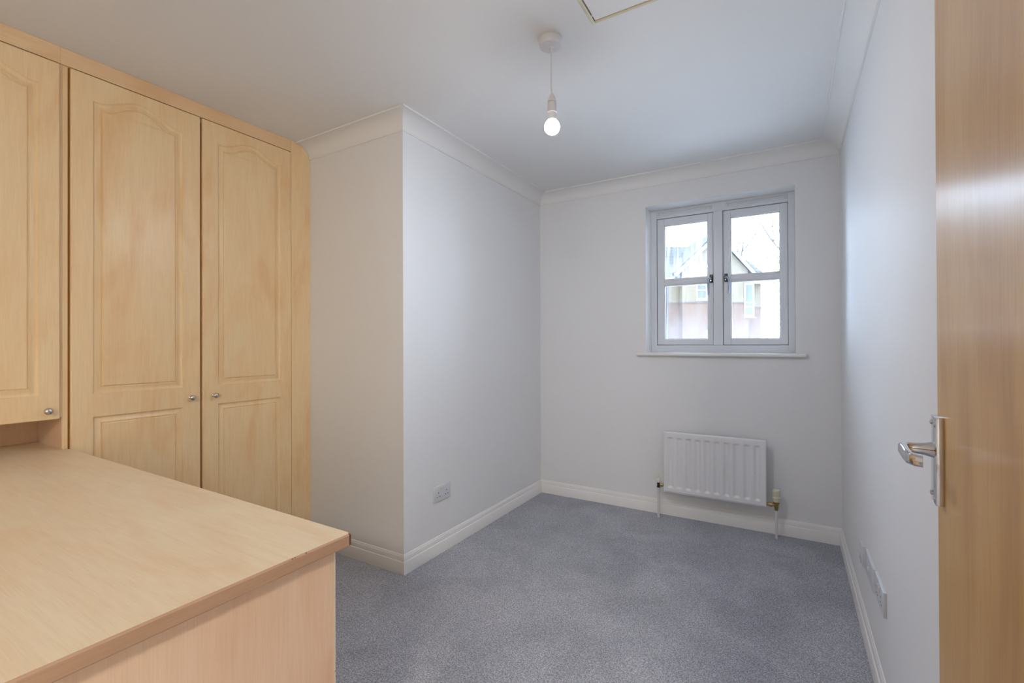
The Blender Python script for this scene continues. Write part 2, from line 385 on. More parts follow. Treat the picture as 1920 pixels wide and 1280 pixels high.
def superring(c, ua, ub, ra, rb, n=20, pw=3.0):
    out = []
    for k in range(n):
        t = 2 * math.pi * k / n; cx, sy = math.cos(t), math.sin(t)
        x = math.copysign(abs(cx) ** (2 / pw), cx) * ra; y = math.copysign(abs(sy) ** (2 / pw), sy) * rb
        out.append(lv.verts.new(DM @ (Vector(c) + Vector(ua) * x + Vector(ub) * y)))
    return out
Z0 = 1.033
rings = [superring((.0455, .0100, Z0), (1, 0, 0), (0, 0, 1), .0125, .0125, pw=2),
         superring((.0455, .0125, Z0), (1, 0, 0), (0, 0, 1), .0118, .0120, pw=2),
         superring((.0455, .022, Z0), (1, 0, 0), (0, 0, 1), .0090, .0095, pw=2),
         superring((.0452, .032, Z0), (1, 0, 0), (0, 0, 1), .0078, .0086, pw=2.3),
         superring((.0455, .041, Z0), (.96, -.28, 0), (0, 0, 1), .0078, .0086, pw=2.6),
         superring((.0495, .0452, Z0), (.5, -.866, 0), (0, 0, 1), .0074, .0090, pw=3),
         superring((.058, .0475, Z0 - .0005), (.1, -.99, 0), (0, 0, 1), .0062, .0095, pw=3.2),
         superring((.076, .0470, Z0 - .001), (0, -1, 0), (0, 0, 1), .0054, .0095, pw=3.4),
         superring((.097, .0460, Z0 - .002), (-.1, -.99, 0), (0, 0, 1), .0054, .0092, pw=3.4),
         superring((.116, .0440, Z0 - .003), (-.28, -.96, 0), (0, 0, 1), .0054, .0088, pw=3.4),
         superring((.1265, .0385, Z0 - .0035), (-.8, -.6, 0), (0, 0, 1), .0054, .0086, pw=3.4),
         superring((.129, .0305, Z0 - .004), (-1, -.1, 0), (0, 0, 1), .0052, .0084, pw=3.4)]
for A, C in zip(rings, rings[1:]):
    n = len(A)
    for k in range(n): lv.faces.new((A[k], A[(k + 1) % n], C[(k + 1) % n], C[k]))
lv.faces.new(rings[0]); lv.faces.new(rings[-1])
obj('lever_handle', lv, M['chrome'], door, smooth=50)
for z in (.25, 1.0, 1.75):
    hg = B(); add_tube(hg, [DM @ Vector((.843, .004, z - .05)), DM @ Vector((.843, .004, z + .05))], .006, 12)
    obj('hinge', hg, M['nickel'], door, smooth=40)

# ------------------------------------------------------------------ fitted wardrobe
def bell(t):           # cathedral arch, t in 0..1 along the width
    e = .06
    if t < e or t > 1 - e: return 0.0
    q = (t - e) / (1 - 2 * e)
    return (0.5 - 0.5 * math.cos(2 * math.pi * q)) ** 0.85
def panel_loop(y0, y1, z0, z1, arch, n=34, rad=0.0):
    pts = [(y0, z0), (y1, z0)]
    for k in range(n + 1):
        t = 1 - k / n; pts.append((y0 + (y1 - y0) * t, z1 + arch * bell(t)))
    return pts
def panel_door(parent, y0, y1, z0, z1, panels, xf, th=.0143):
    bm = B()
    def V(x, p): return bm.verts.new((x, p[0], p[1]))
    def loop(x, pts):
        vs = [V(x, p) for p in pts]; es = [bm.edges.new((vs[i], vs[(i + 1) % len(vs)])) for i in range(len(vs))]
        return vs, es
    c = .003
    rect = lambda i: [(y0 + i, z0 + i), (y1 - i, z0 + i), (y1 - i, z1 - i), (y0 + i, z1 - i)]
    back, be = loop(xf - th, rect(0)); mid, _ = loop(xf - c, rect(0)); front, fe = loop(xf, rect(c))
    for A, C in ((back, mid), (mid, front)):
        for k in range(4): bm.faces.new((A[k], A[(k + 1) % 4], C[(k + 1) % 4], C[k]))
    bm.faces.new(back)
    edges = list(fe)
    prof = [(0.0, 0.0), (.0025, -.0045), (.006, -.0070), (.011, -.0078), (.017, -.0064), (.023, -.0030), (.0262, -.0024), (.0278, -.0052), (.0300, -.0056), (.0320, -.0022), (.0345, -.0006)]
    fills = []
    for (py0, py1, pz0, pz1, arch) in panels:
        prev = None
        for i, dx in prof:
            pts = panel_loop(py0 + i, py1 - i, pz0 + i, pz1 - i, arch * (1 - i * .6))
            vs, es = loop(xf + dx, pts)
            if prev is None: edges += es
            else:
                for k in range(len(vs)): bm.faces.new((prev[k], prev[(k + 1) % len(vs)], vs[(k + 1) % len(vs)], vs[k]))
            prev = vs; last = es
        fills.append(last)
    bmesh.ops.triangle_fill(bm, edges=edges, use_beauty=True)
    for es in fills: bmesh.ops.triangle_fill(bm, edges=es, use_beauty=True)
    return obj('door', bm, M['maple_z'], parent, smooth=28)
def knob(parent, y, z, xf):
    bm = B()
    prof = [(.0001, 0), (.0085, 0), (.0085, .002), (.0055, .004), (.005, .010), (.0075, .0125), (.0118, .0165), (.0138, .0215), (.0128, .0265), (.0095, .0300), (.005, .0320), (.0001, .0325)]
    add_lathe(bm, prof, (xf - .0005, y, z), (1, 0, 0), 28)
    return obj('knob', bm, M['nickel'], parent, smooth=50, label='round brushed nickel knob')
XF = XW + .004
GX = XW - .011                       # front edge of the carcass behind the doors
DT = 2.319
ward = empty('wardrobe', (XW - .28, 1.24, 0), 'tall two door maple fitted wardrobe against the short white wall', 'wardrobe')
obj('side_panel', box(XB + .002, GX, .687, .7025, 0, 2.385), M['maple_z'], ward)
obj('gap_shade_strip', box(GX - .02, GX - .004, .7026, .7115, .1, 2.385), M['gap_shade'], ward)  # thin strip added for the dark gap line, shade in its colour
obj('side_panel', box(XB + .002, GX, 1.690, 1.708, 0, 2.385), M['maple_in'], ward)
obj('centre_panel', box(XB + .05, GX, 1.183, 1.207, .1, 2.299), M['gap_shade'], ward)  # carries the painted bounce-light brown between the two doors
obj('back_panel', box(XB + .002, XB + .012, .7120, 1.690, .02, 2.385), M['maple_in'], ward)
obj('plinth', box(GX - .03, GX - .012, .7120, 1.690, 0, .098), M['maple_y'], ward)
obj('top_panel', box(XB + .002, GX - .001, .7120, 1.690, 2.30, 2.318), M['maple_in'], ward)
# pelmet over the doors, scribed filler against the wall with the coving cut out of its corner
obj('pelmet', box(XW - .018, XW, .6775, 1.6797, 2.323, 2.3895, .001, 1), M['maple_y'], ward)
fl = [(1.6797, 0), (YR - .0135, 0), (YR - .0135, .101), (YR - .0005, .103), (YR - .0005, HC - .004), (YR - .0060, HC - .003)]
for d, z in cov2[3:-3]:
    fl.append((YR - d - .0025, z - .0015))
fl += [(YR - CP - .0025, H - .008), (YR - CP - .0025, 2.3895), (1.6797, 2.3895)]
fl = [(a, b) for a, b in fl]
obj('filler_panel', prism(fl, lambda y, z: Vector((XW - .018, y, z)), lambda y, z: Vector((XW, y, z))), M['maple_z'], ward)
d1 = panel_door(ward, .7085, 1.1900, .10, DT, [(.778, 1.113, .18, .900, 0), (.778, 1.113, .995, 2.217, .054)], XF)
knob(d1, 1.146, .944, XF)
d2 = panel_door(ward, 1.2000, 1.6775, .10, DT, [(1.272, 1.612, .18, .900, 0), (1.272, 1.612, .995, 2.217, .050)], XF)
knob(d2, 1.252, .945, XF)

cup = empty('wall_cupboard', (XW - .28, .43, .905), 'maple overhead cupboard above the desk, left of the wardrobe', 'cupboard')
obj('side_panel', box(XB + .002, GX, .6765, .6865, .912, 2.385), M['maple_z'], cup)
obj('side_panel', box(XB + .002, GX, .182, .198, .912, 2.385), M['maple_in'], cup)
obj('bottom_panel', box(XB + .002, GX, .198, .6765, .912, .928), M['maple_in'], cup)
obj('back_panel', box(XB + .002, XB + .012, .198, .6765, .928, 2.385), M['maple_in'], cup)
obj('pelmet', box(XW - .018, XW, .182, .6775, 2.323, 2.3895, .001, 1), M['maple_y'], cup)
d0 = panel_door(cup, .190, .6755, .907, DT, [(.262, .6155, 1.002, 2.217, .054)], XF)
knob(d0, .637, .943, XF)
cup2 = empty('wall_cupboard', (XW - .28, -.07, .905), 'maple overhead cupboard furthest left, over the near end of the desk', 'cupboard')
obj('side_panel', box(XB + .002, GX, -.318, -.302, .912, 2.385), M['maple_in'], cup2)
obj('bottom_panel', box(XB + .002, GX, -.302, .180, .912, .928), M['maple_in'], cup2)
obj('pelmet', box(XW - .018, XW, -.318, .181, 2.323, 2.3895, .001, 1), M['maple_y'], cup2)
d3 = panel_door(cup2, -.300, .1835, .907, DT, [(-.230, .115, 1.002, 2.217, .054)], XF)
knob(d3, -.262, .943, XF)

# ------------------------------------------------------------------ desk with drawers
HD = .783
desk = empty('desk', (-1.8, .40, 0), 'maple desk with a chipped corner in the left foreground', 'desk')
DX1, DY0, DY1 = -.8325, .09, .7045
top = [(DX1 - .004, DY0), (DX1 - .004, DY1 - .006), (DX1 - .010, DY1), (XW + .006, DY1), (XW + .006, .6842), (-2.795, .6842), (-2.795, DY0)]
obj('desktop', prism(top, lambda x, y: Vector((x, y, HD - .027)), lambda x, y: Vector((x, y, HD))), M['maple_x'], desk)
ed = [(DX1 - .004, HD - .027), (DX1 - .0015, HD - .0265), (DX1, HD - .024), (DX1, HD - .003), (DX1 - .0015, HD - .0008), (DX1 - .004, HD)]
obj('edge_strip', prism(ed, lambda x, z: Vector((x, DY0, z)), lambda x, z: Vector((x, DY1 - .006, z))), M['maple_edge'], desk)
ch = [(DX1 - .012, DY1 - .0005), (DX1 - .0035, DY1 - .0065), (DX1 - .0005, DY1 - .0055), (DX1 - .0008, DY1 - .0008), (DX1 - .004, DY1 + .0012), (DX1 - .012, DY1 + .0012)]
obj('chipped_corner', prism(ch, lambda x, y: Vector((x - .001 + .003 * math.sin(90 * x), y, HD - .0255)), lambda x, y: Vector((x, y, HD - .003))), M['chip'], desk, label='dark bare chipboard where the corner is chipped')
for k, (yy, ln) in enumerate(((.562, .0014), (.568, .001), (.592, .0016))):
    obj('edge_nick', box(DX1 - .0014, DX1 + .0002, yy, yy + ln, HD - .0014, HD + .0002), M['chip'], desk)
PX = -.865
obj('end_panel', box(PX - .018, PX, DY0 + .01, .6835, 0, HD - .027), M['maple_end'], desk)
for z0, z1 in ((.4805, HD - .0275), (0.06, .4765)):
    obj('panel_lipping', box(PX - .018, PX + .0004, .6836, .6875, z0, z1), M['edging'], desk)
obj('inner_panel', box(-1.40, -1.382, DY0 + .01, .680, 0, HD - .027), M['maple_end'], desk)
obj('back_panel', box(-2.795, PX - .018, DY0 + .012, DY0 + .028, .05, HD - .027), M['maple_end'], desk)
obj('plinth', box(-1.382, PX - .018, .60, .618, 0, .058), M['maple_end'], desk)
for z0, z1 in ((.062, .300), (.304, .522), (.526, .752)):
    dr = obj('drawer', box(-1.380, PX - .020, .662, .680, z0, z1, .002, 1), M['maple_z'], desk)
    kb = B(); add_lathe(kb, [(.0001, 0), (.008, 0), (.005, .004), (.005, .010), (.0125, .017), (.0135, .0215), (.010, .029), (.0001, .032)], (-1.13, .680, (z0 + z1) / 2), (0, 1, 0), 24)
    obj('knob', kb, M['nickel'], dr, smooth=50)
obj('recess_lining', box(-2.796, GX - .001, .6845, .6868, HD + .0002, .9115), M['maple_in'], desk)
obj('upstand_panel', box(-2.815, -2.797, -.30, .6860, HD - .05, .911), M['maple_in'], desk)

# ------------------------------------------------------------------ pendant lamp
LX, LY = -.797, 1.644
lamp = empty('pendant_lamp', (LX, LY, H), 'bare lit bulb on a white flex hanging from the ceiling', 'lamp')
bm = B(); add_lathe(bm, [(.0001, 0), (.0450, 0), (.0455, -.003), (.0445, -.004), (.0450, -.0055), (.0440, -.026), (.0420, -.031), (.037, -.0335), (.010, -.0345), (.007, -.0375), (.0001, -.0375)], (LX, LY, H), (0, 0, 1), 48)
obj('ceiling_rose', bm, M['plastic'], lamp, smooth=35)
bm = B(); pts = []
for k in range(13):
    t = k / 12; pts.append((LX + .005 * t * t + .0024 * math.sin(t * 5.2) * (1 - t), LY + .002 * math.sin(t * 4 + 1), H - .037 - t * .1815))
LX += .005
add_tube(bm, pts, .0030, 10); obj('flex', bm, M['plastic'], lamp, smooth=60)
hz = 2.1735
bm = B(); add_lathe(bm, [(.0001, 0), (.0045, 0), (.008, -.006), (.0125, -.015), (.0160, -.027), (.0172, -.034), (.0001, -.034)], (LX, LY, hz), (0, 0, 1), 32)
lh = obj('lamp_holder_cap', bm, M['plastic'], lamp, smooth=40)
bm = B(); add_lathe(bm, [(.0001, -.0335), (.0150, -.0335), (.0150, -.0355), (.0172, -.0358), (.0178, -.045), (.0178, -.068), (.0170, -.0705), (.0001, -.0705)], (LX, LY, hz), (0, 0, 1), 32)
obj('lamp_holder', bm, M['plastic'], lamp, smooth=40)
bm = B(); add_lathe(bm, [(.0001, -.070), (.0190, -.070), (.0195, -.0725), (.0190, -.0745), (.0160, -.0750), (.0160, -.0775), (.0001, -.0775)], (LX, LY, hz), (0, 0, 1), 32)
obj('shade_ring', bm, M['plastic'], lamp, smooth=40)
bm = B(); add_lathe(bm, [(.0001, -.077), (.0160, -.077), (.0165, -.096), (.0190, -.104), (.0001, -.104)], (LX, LY, hz), (0, 0, 1), 32)
obj('bulb_collar', bm, M['plastic'], lamp, smooth=40)
BR = .0300; BC = 2.0445
prof = [(.0001, BC + .0240)] + [(BR * math.sin(t), BC + BR * math.cos(t)) for t in [math.radians(a) for a in range(40, 180, 10)]] + [(.0001, BC - BR)]
bm = B(); add_lathe(bm, [(r, z - BC) for r, z in prof], (LX, LY, BC), (0, 0, 1), 40)
obj('bulb', bm, M['bulb'], lamp, smooth=80)

# ------------------------------------------------------------------ unseen light added behind the camera to fill the left side
dome = empty('added_ceiling_light', (.60, -1.90, H), 'unseen round opal light added behind the camera to light the left side', 'lamp')
bm = B(); add_lathe(bm, [(.0001, 0), (.185, 0), (.188, -.010), (.185, -.024), (.0001, -.024)], (.60, -1.90, H), (0, 0, 1), 48)
obj('light_base', bm, M['plastic'], dome, smooth=40)
bm = B(); add_lathe(bm, [(.0001, -.0245), (.175, -.0245), (.172, -.045), (.150, -.070), (.110, -.088), (.060, -.097), (.0001, -.100)], (.60, -1.90, H), (0, 0, 1), 48)
obj('opal_dome', bm, M['dome'], dome, smooth=60)

# ------------------------------------------------------------------ loft hatch
hx0, hx1, hy0, hy1 = -.624, -.02, .92, 1.640
M['hatchtrim'] = simple('yellowed_hatch_trim', (.70, .62, .42), .4)
hat = empty('loft_hatch', ((hx0 + hx1) / 2, (hy0 + hy1) / 2, H), 'white loft hatch with yellowed trim in the ceiling above the lamp', 'hatch')
tw = .014
for (a, b, c, d) in ((hx0, hx0 + tw, hy0, hy1), (hx1 - tw, hx1, hy0, hy1), (hx0 + tw, hx1 - tw, hy0, hy0 + tw), (hx0 + tw, hx1 - tw, hy1 - tw, hy1)):
    obj('trim_strip', box(a, b, c, d, H - .010, H - .0002, .003, 2), M['hatchtrim'], hat, smooth=40)
g = .004
obj('hatch_gap', box(hx0 + tw, hx1 - tw, hy0 + tw, hy1 - tw, H - .0015, H - .0003), M['chip'], hat)
obj('hatch_panel', box(hx0 + tw + g, hx1 - tw - .001, hy0 + tw + .001, hy1 - tw - g * .6, H - .0085, H - .0016, .001, 1), M['gloss'], hat)
obj('hatch_catch', box(hx0 + tw - .001, hx0 + tw + g + .001, hy1 - tw - .034, hy1 - tw - .028, H - .0088, H - .003), M['gloss'], hat)
PB = .042
bm = B()
for (a, b, c, d) in ((hx0 - PB, hx0, hy0 - PB, hy1 + PB), (hx1, hx1 + PB, hy0 - PB, hy1 + PB), (hx0, hx1, hy0 - PB, hy0), (hx0, hx1, hy1, hy1 + PB)):
    add_box(bm, a, b, c, d, H - .0035, H - .0002)
obj('hatch_surround', bm, M['ceil'], hat)

# ------------------------------------------------------------------ radiator
rx0, rx1, rz0, rz1, ry = -.745, -.126, .183, .595, YW - .100
rad = empty('radiator', ((rx0 + rx1) / 2, YW - .06, 0), 'small white fluted panel radiator below the window', 'radiator')
bm = B(); NX, NZ = 150, 60
cols = [-.698 + k * .058 for k in range(10)]
sm = lambda t: 0 if t <= 0 else 1 if t >= 1 else t * t * (3 - 2 * t)
def depth(x, z):
    if x < cols[0] - .03 or x > cols[-1] + .03: a = 0
    else:
        d = min(abs(x - c) for c in cols); a = 1 - sm((d - .004) / .020)
    zz = sm((z - .214) / .018) * (1 - sm((z - .546) / .016))
    return .0095 * a * zz
zs = sorted(set([rz0 + (rz1 - rz0) * k / NZ for k in range(NZ + 1)] + [.212 + .003 * k for k in range(11)] + [.540 + .003 * k for k in range(11)]))
xs = [rx0 + .006 + (rx1 - rx0 - .012) * k / NX for k in range(NX + 1)]
zs = [z for z in zs if rz0 + .006 <= z <= rz1 - .006]; zs = [rz0 + .006] + zs + [rz1 - .006]
zs = sorted(set(round(z, 5) for z in zs))
grid = [[bm.verts.new((x, ry + depth(x, z), z)) for x in xs] for z in zs]
for j in range(len(zs) - 1):
    for i in range(NX): bm.faces.new((grid[j][i], grid[j][i + 1], grid[j + 1][i + 1], grid[j + 1][i]))
rim = [grid[0][i] for i in range(NX + 1)] + [grid[j][NX] for j in range(1, len(zs))] + [grid[-1][i] for i in range(NX - 1, -1, -1)] + [grid[j][0] for j in range(len(zs) - 2, 0, -1)]
cxm, czm = (rx0 + rx1) / 2, (rz0 + rz1) / 2
def out(v, o, y):
    x = v.co.x; z = v.co.z; e = 1e-4
    nx = x + (o if x > rx1 - .006 - e else -o if x < rx0 + .006 + e else 0); nz_ = z + (o if z > rz1 - .006 - e else -o if z < rz0 + .006 + e else 0)
    return bm.verts.new((nx, y, nz_))
prev = rim
for o_, y_ in ((.004, ry + .0015), (.006, ry + .006), (.006, ry + .030), (.003, ry + .034)):
    cur = [out(v, o_, y_) for v in rim]
    for k in range(len(rim)): bm.faces.new((prev[k], prev[(k + 1) % len(rim)], cur[(k + 1) % len(rim)], cur[k]))
    prev = cur
bm.faces.new(prev)
pan = obj('radiator_panel', bm, M['rad'], rad, smooth=50)
obj('bottom_seam', box(rx0 + .010, rx1 - .010, ry - .0012, ry + .004, rz0 + .009, rz0 + .0115), M['greyp'], pan)
for xb in (rx0 + .12, rx1 - .12):
    obj('wall_bracket', box(xb - .02, xb + .02, ry + .034, YW - .0005, rz0 + .06, rz1 - .06), M['rad'], rad)
vy = ry + .018
# lockshield valve at the left
bm = B(); add_lathe(bm, [(.0001, 0), (.0115, 0), (.0115, .006), (.0095, .008), (.0095, .026), (.011, .028), (.011, .034), (.0001, .034)], (rx0 - .037, vy, .205), (0, 0, 1), 6)
add_tube(bm, [(rx0 - .037, vy, .225), (rx0 - .020, vy, .225)], .008, 12)
vl = obj('valve_body', bm, M['darkmetal'], rad)
bm = B(); add_tube(bm, [(rx0 - .024, vy, .225), (rx0 - .008, vy, .225)], .0125, 6); add_tube(bm, [(rx0 - .009, vy, .225), (rx0 + .004, vy, .225)], .008, 12)
obj('valve_union', bm, M['brass'], vl)
bm = B(); add_lathe(bm, [(.0001, 0), (.0118, 0), (.0125, .004), (.0115, .030), (.010, .033), (.0001, .033)], (rx0 - .037, vy, .239), (0, 0, 1), 20)
obj('valve_cap', bm, M['cream'], vl, smooth=40)
bm = B(); add_tube(bm, [(rx0 - .037, vy, .207), (rx0 - .037, vy, -.01)], .0078, 16); obj('pipe', bm, M['plastic'], rad, smooth=60)
# thermostatic valve at the right
tx = rx1 + .052
bm = B(); add_lathe(bm, [(.0001, 0), (.010, 0), (.0115, .014), (.0125, .016), (.0125, .034), (.0165, .038), (.0175, .054), (.0001, .054)], (tx, vy, .172), (0, 0, 1), 8)
add_tube(bm, [(tx, vy, .203), (tx - .022, vy, .203)], .0085, 12)
vr = obj('valve_body', bm, M['brass'], rad, smooth=25)
bm = B(); add_tube(bm, [(tx - .038, vy, .203), (tx - .022, vy, .203)], .0135, 6); add_tube(bm, [(tx - .056, vy, .203), (tx - .038, vy, .203)], .0085, 12)
obj('valve_union', bm, M['brass'], vr)
bm = B(); add_lathe(bm, [(.0001, 0), (.017, 0), (.0195, .010), (.0215, .022), (.0235, .026), (.0225, .030), (.0175, .031), (.0175, .062), (.0205, .064), (.0200, .072), (.017, .074), (.0001, .074)], (tx, vy, .2245), (0, 0, 1), 32)
hdv = obj('thermostat_head', bm, M['cream'], vr, smooth=40)
for k in range(20):
    a = 2 * math.pi * k / 20
    if k == 0:
        bm = B(); add_box(bm, .0172, .0200, -.0013, .0013, 0, .032)
        rib = obj('grip_rib', bm, M['cream'], hdv); base = rib
    else:
        rib = base.copy(); link(rib); rib.parent = hdv
    rib.rotation_euler = (0, 0, a)
    rib.location = Vector((tx, vy, .2557)) - ORG[hdv.name] + Vector((math.cos(a) * .0186, math.sin(a) * .0186, 0))
bm = B(); add_tube(bm, [(tx, vy, .175), (tx, vy, -.01)], .0078, 16); obj('pipe', bm, M['plastic'], rad, smooth=60)

# ------------------------------------------------------------------ sockets
def face_pt(side):
    # local (a along wall to the viewer's right, o out of the wall, z)
    if side == 'left': return lambda y0, z0: Matrix(((0, 1, 0, XL), (1, 0, 0, y0), (0, 0, 1, z0), (0, 0, 0, 1)))
    return lambda y0, z0: Matrix(((0, -1, 0, XR), (-1, 0, 0, y0), (0, 0, 1, z0), (0, 0, 0, 1)))
def double_socket(name, side, y0, z0, wd, ht, label, th=.0095):
    T = face_pt(side)(y0, z0)
    t = empty(name, T @ Vector((wd / 2, 0, 0)), label, 'socket', 'double power sockets')
    obj('face_plate', box(0, wd, -.0005, th, 0, ht, .0022, 3, T), M['socket'], t, smooth=40)
    for k, ox in enumerate((-.036, .036)):
        c = wd / 2 + ox
        for (dx, dz, w_, h_) in ((0, .010, .0042, .009), (-.011, -.012, .0075, .0042), (.011, -.012, .0075, .0042)):
            obj('pin_slot', box(c + dx - w_ / 2, c + dx + w_ / 2, th - .001, th + .0003, ht * .44 + dz - h_ / 2, ht * .44 + dz + h_ / 2, 0, 1, T), M['hole'], t)
        s = c * .30 + (wd / 2) * .70
        r_ = obj('rocker_switch', box(s - .0075, s + .0075, th - .002, th + .0025, ht * .60, ht * .60 + .018, .001, 1, T), M['plastic'], t)
        obj('switch_gap', box(s - .0083, s + .0083, th - .001, th + .0002, ht * .60 - .0008, ht * .60 + .0188, 0, 1, T), M['greyp'], t)
        obj('switch_mark', box(s - .0035, s + .0035, th + .002, th + .0028, ht * .60 + .0125, ht * .60 + .0155, 0, 1, T), M['greyp'], r_)
    for dx in (-.060, .060):
        sc = B(); add_lathe(sc, [(.0001, 0), (.003, 0), (.0026, .0006), (.0001, .0006)], T @ Vector((wd / 2 + dx, th - .0002, ht * .5)), T.to_3x3() @ Vector((0, 1, 0)), 12)
        obj('screw', sc, M['greyp'], t)
    return t
double_socket('double_socket', 'left', 2.036, .301, .150, .086, 'white double socket low on the wall left of the window')
double_socket('double_socket', 'right', 2.060, .317, .170, .082, 'white double socket nearest the open door on the right wall')
T = face_pt('right')(2.469, .276)
t = empty('telephone_socket', T @ Vector((.043, 0, 0)), 'small white telephone socket nearest the window on the right wall', 'socket')
obj('face_plate', box(0, .084, -.0005, .0105, 0, .084, .002, 3, T), M['socket'], t, smooth=40)
md = obj('module', box(.020, .064, .010, .0135, .006, .050, .0015, 2, T), M['plastic'], t, smooth=40)
obj('jack_hole', box(.034, .050, .0128, .0138, .018, .032, 0, 1, T), M['greyp'], md)
T = face_pt('right')(2.298, .303)
t = empty('aerial_socket', T @ Vector((.1, 0, 0)), 'white aerial plate between the telephone and power sockets on the right wall', 'socket')
obj('face_plate', box(0, .206, -.0005, .0105, 0, .086, .002, 3, T), M['socket'], t, smooth=40)
bm = B(); add_lathe(bm, [(.0001, 0), (.009, 0), (.009, .003), (.0065, .003), (.0065, .001), (.003, .001), (.003, .004), (.0001, .004)], T @ Vector((.085, .0103, .036)), (-1, 0, 0), 24)
obj('aerial_jack', bm, M['plastic'], t, smooth=40)

# ------------------------------------------------------------------ outside: the house opposite
PH = math.radians(35); HQ = Vector((-4.229, 33.305, 0))
HM = Matrix(((math.cos(PH), -math.sin(PH), 0, HQ.x), (math.sin(PH), math.cos(PH), 0, HQ.y), (0, 0, 1, 0), (0, 0, 0, 1)))   # local s (right), b (away), z
GZ = -.35
def brick(name, c1, c2, mortar):
    m, nt, b = new_mat(name); L = nt.links.new
    tc = N(nt, 'ShaderNodeTexCoord'); mp = N(nt, 'ShaderNodeMapping'); mp.inputs['Rotation'].default_value = (0, 0, -PH)
    L(tc.outputs['Object'], mp.inputs[0])
    sp = N(nt, 'ShaderNodeSeparateXYZ'); L(mp.outputs[0], sp.inputs[0]); cb = N(nt, 'ShaderNodeCombineXYZ')
    ad = N(nt, 'ShaderNodeMath', operation='ADD'); L(sp.outputs[0], ad.inputs[0]); L(sp.outputs[1], ad.inputs[1]); L(ad.outputs[0], cb.inputs[0]); L(sp.outputs[2], cb.inputs[1])
    br = N(nt, 'ShaderNodeTexBrick'); br.inputs['Scale'].default_value = 1; br.inputs['Brick Width'].default_value = .225; br.inputs['Row Height'].default_value = .075; br.inputs['Mortar Size'].default_value = .008
    br.inputs['Color1'].default_value = (*c1, 1); br.inputs['Color2'].default_value = (*c2, 1); br.inputs['Mortar'].default_value = (*mortar, 1)
    L(cb.outputs[0], br.inputs['Vector']); L(br.outputs['Color'], b.inputs['Base Color']); b.inputs['Roughness'].default_value = .9
    return m
M['ybrick'] = brick('yellow_brick', (.125, .098, .062), (.107, .083, .052), (.122, .105, .082))
M['rbrick'] = brick('red_brick', (.100, .048, .026), (.064, .031, .018), (.110, .086, .062))
def tiles():
    m, nt, b = new_mat('roof_tiles'); L = nt.links.new
    tc = N(nt, 'ShaderNodeTexCoord'); wv = N(nt, 'ShaderNodeTexWave', bands_direction='Z', wave_profile='SAW'); wv.inputs['Scale'].default_value = 1.1; wv.inputs['Distortion'].default_value = 1.2; wv.inputs['Detail Scale'].default_value = 3
    L(tc.outputs['Object'], wv.inputs[0]); r = ramp(nt, [(.0, (.015, .0145, .014)), (.5, (.045, .043, .04)), (.95, (.062, .059, .055))]); L(wv.outputs['Fac'], r.inputs[0]); L(r.outputs[0], b.inputs['Base Color']); b.inputs['Roughness'].default_value = .9
    return m
M['tile'] = tiles()
M['lichen'] = simple('lichened_ridge', (.20, .15, .06), .9)
M['outwhite'] = simple('outside_white_boards', (.24, .24, .245), .5)
M['outglass'] = simple('far_window_glass', (.05, .055, .06), .1)
M['pipe'] = simple('dark_downpipe', (.06, .06, .065), .5)
M['band'] = simple('dark_brick_band', (.06, .045, .04), .9)
house = empty('house', HM @ Vector((0, 0, GZ)), 'brick house with a white edged gable seen through the window', 'house')
hb_ = lambda *a, **k: box(*a, M=HM, **k)
EL, ER, AP = (-2.35, 6.22), (2.45, 5.95), (.12, 8.35)
wl = B()
def gable_poly(z0, z1, top=False):
    if top: pts = [(-2.2, z0), (2.3, z0), (2.3, 6.0), (.12, 8.2), (-2.2, 6.1)]
    else: pts = [(-2.2, z0), (2.3, z0), (2.3, z1), (-2.2, z1)]
    return prism(pts, lambda s, z: HM @ Vector((s, 0, z)), lambda s, z: HM @ Vector((s, 5.5, z)))
obj('lower_wall', gable_poly(GZ, 3.80), M['rbrick'], house)
obj('upper_wall', gable_poly(3.86, 0, True), M['ybrick'], house)
obj('brick_band', hb_(-2.23, 2.33, -.03, 5.5, 3.78, 3.87), M['band'], house)
obj('lower_wall', hb_(-8, -2.2, .5, 6, GZ, 3.80), M['rbrick'], house)
obj('upper_wall', hb_(-8, -2.2, .5, 6, 3.86, 5.5), M['ybrick'], house)
obj('brick_band', hb_(-8, -2.2, .47, 1, 3.78, 3.87), M['band'], house)
obj('lower_wall', hb_(2.3, 3.75, .9, 6, GZ, 3.55), M['rbrick'], house)
obj('upper_wall', hb_(2.3, 3.75, .9, 6, 3.6, 5.3), M['ybrick'], house)
obj('brick_band', hb_(2.3, 3.78, .87, 6, 3.53, 3.62), M['band'], house)
def slab(p, q, t, b0, b1, name, mat):
    """sloping slab from p to q in the (s,z) plane"""
    d = Vector((q[0] - p[0], q[1] - p[1])).normalized(); n = Vector((-d.y, d.x)) * t
    if n.y < 0: n = -n
    pts = [p, q, (q[0] + n.x, q[1] + n.y), (p[0] + n.x, p[1] + n.y)]
    return obj(name, prism(pts, lambda s, z: HM @ Vector((s, b0, z)), lambda s, z: HM @ Vector((s, b1, z))), mat, house)
slab((-2.75, 5.70), AP, .14, -.25, 5.6, 'roof_slope', M['tile']); slab(AP, (2.85, 5.55), .14, -.25, 5.6, 'roof_slope', M['tile'])
slab((-2.72, 5.52), (AP[0], AP[1] - .19), .20, -.31, -.25, 'barge_board', M['outwhite']); slab((AP[0], AP[1] - .19), (2.82, 5.37), .20, -.31, -.25, 'barge_board', M['outwhite'])
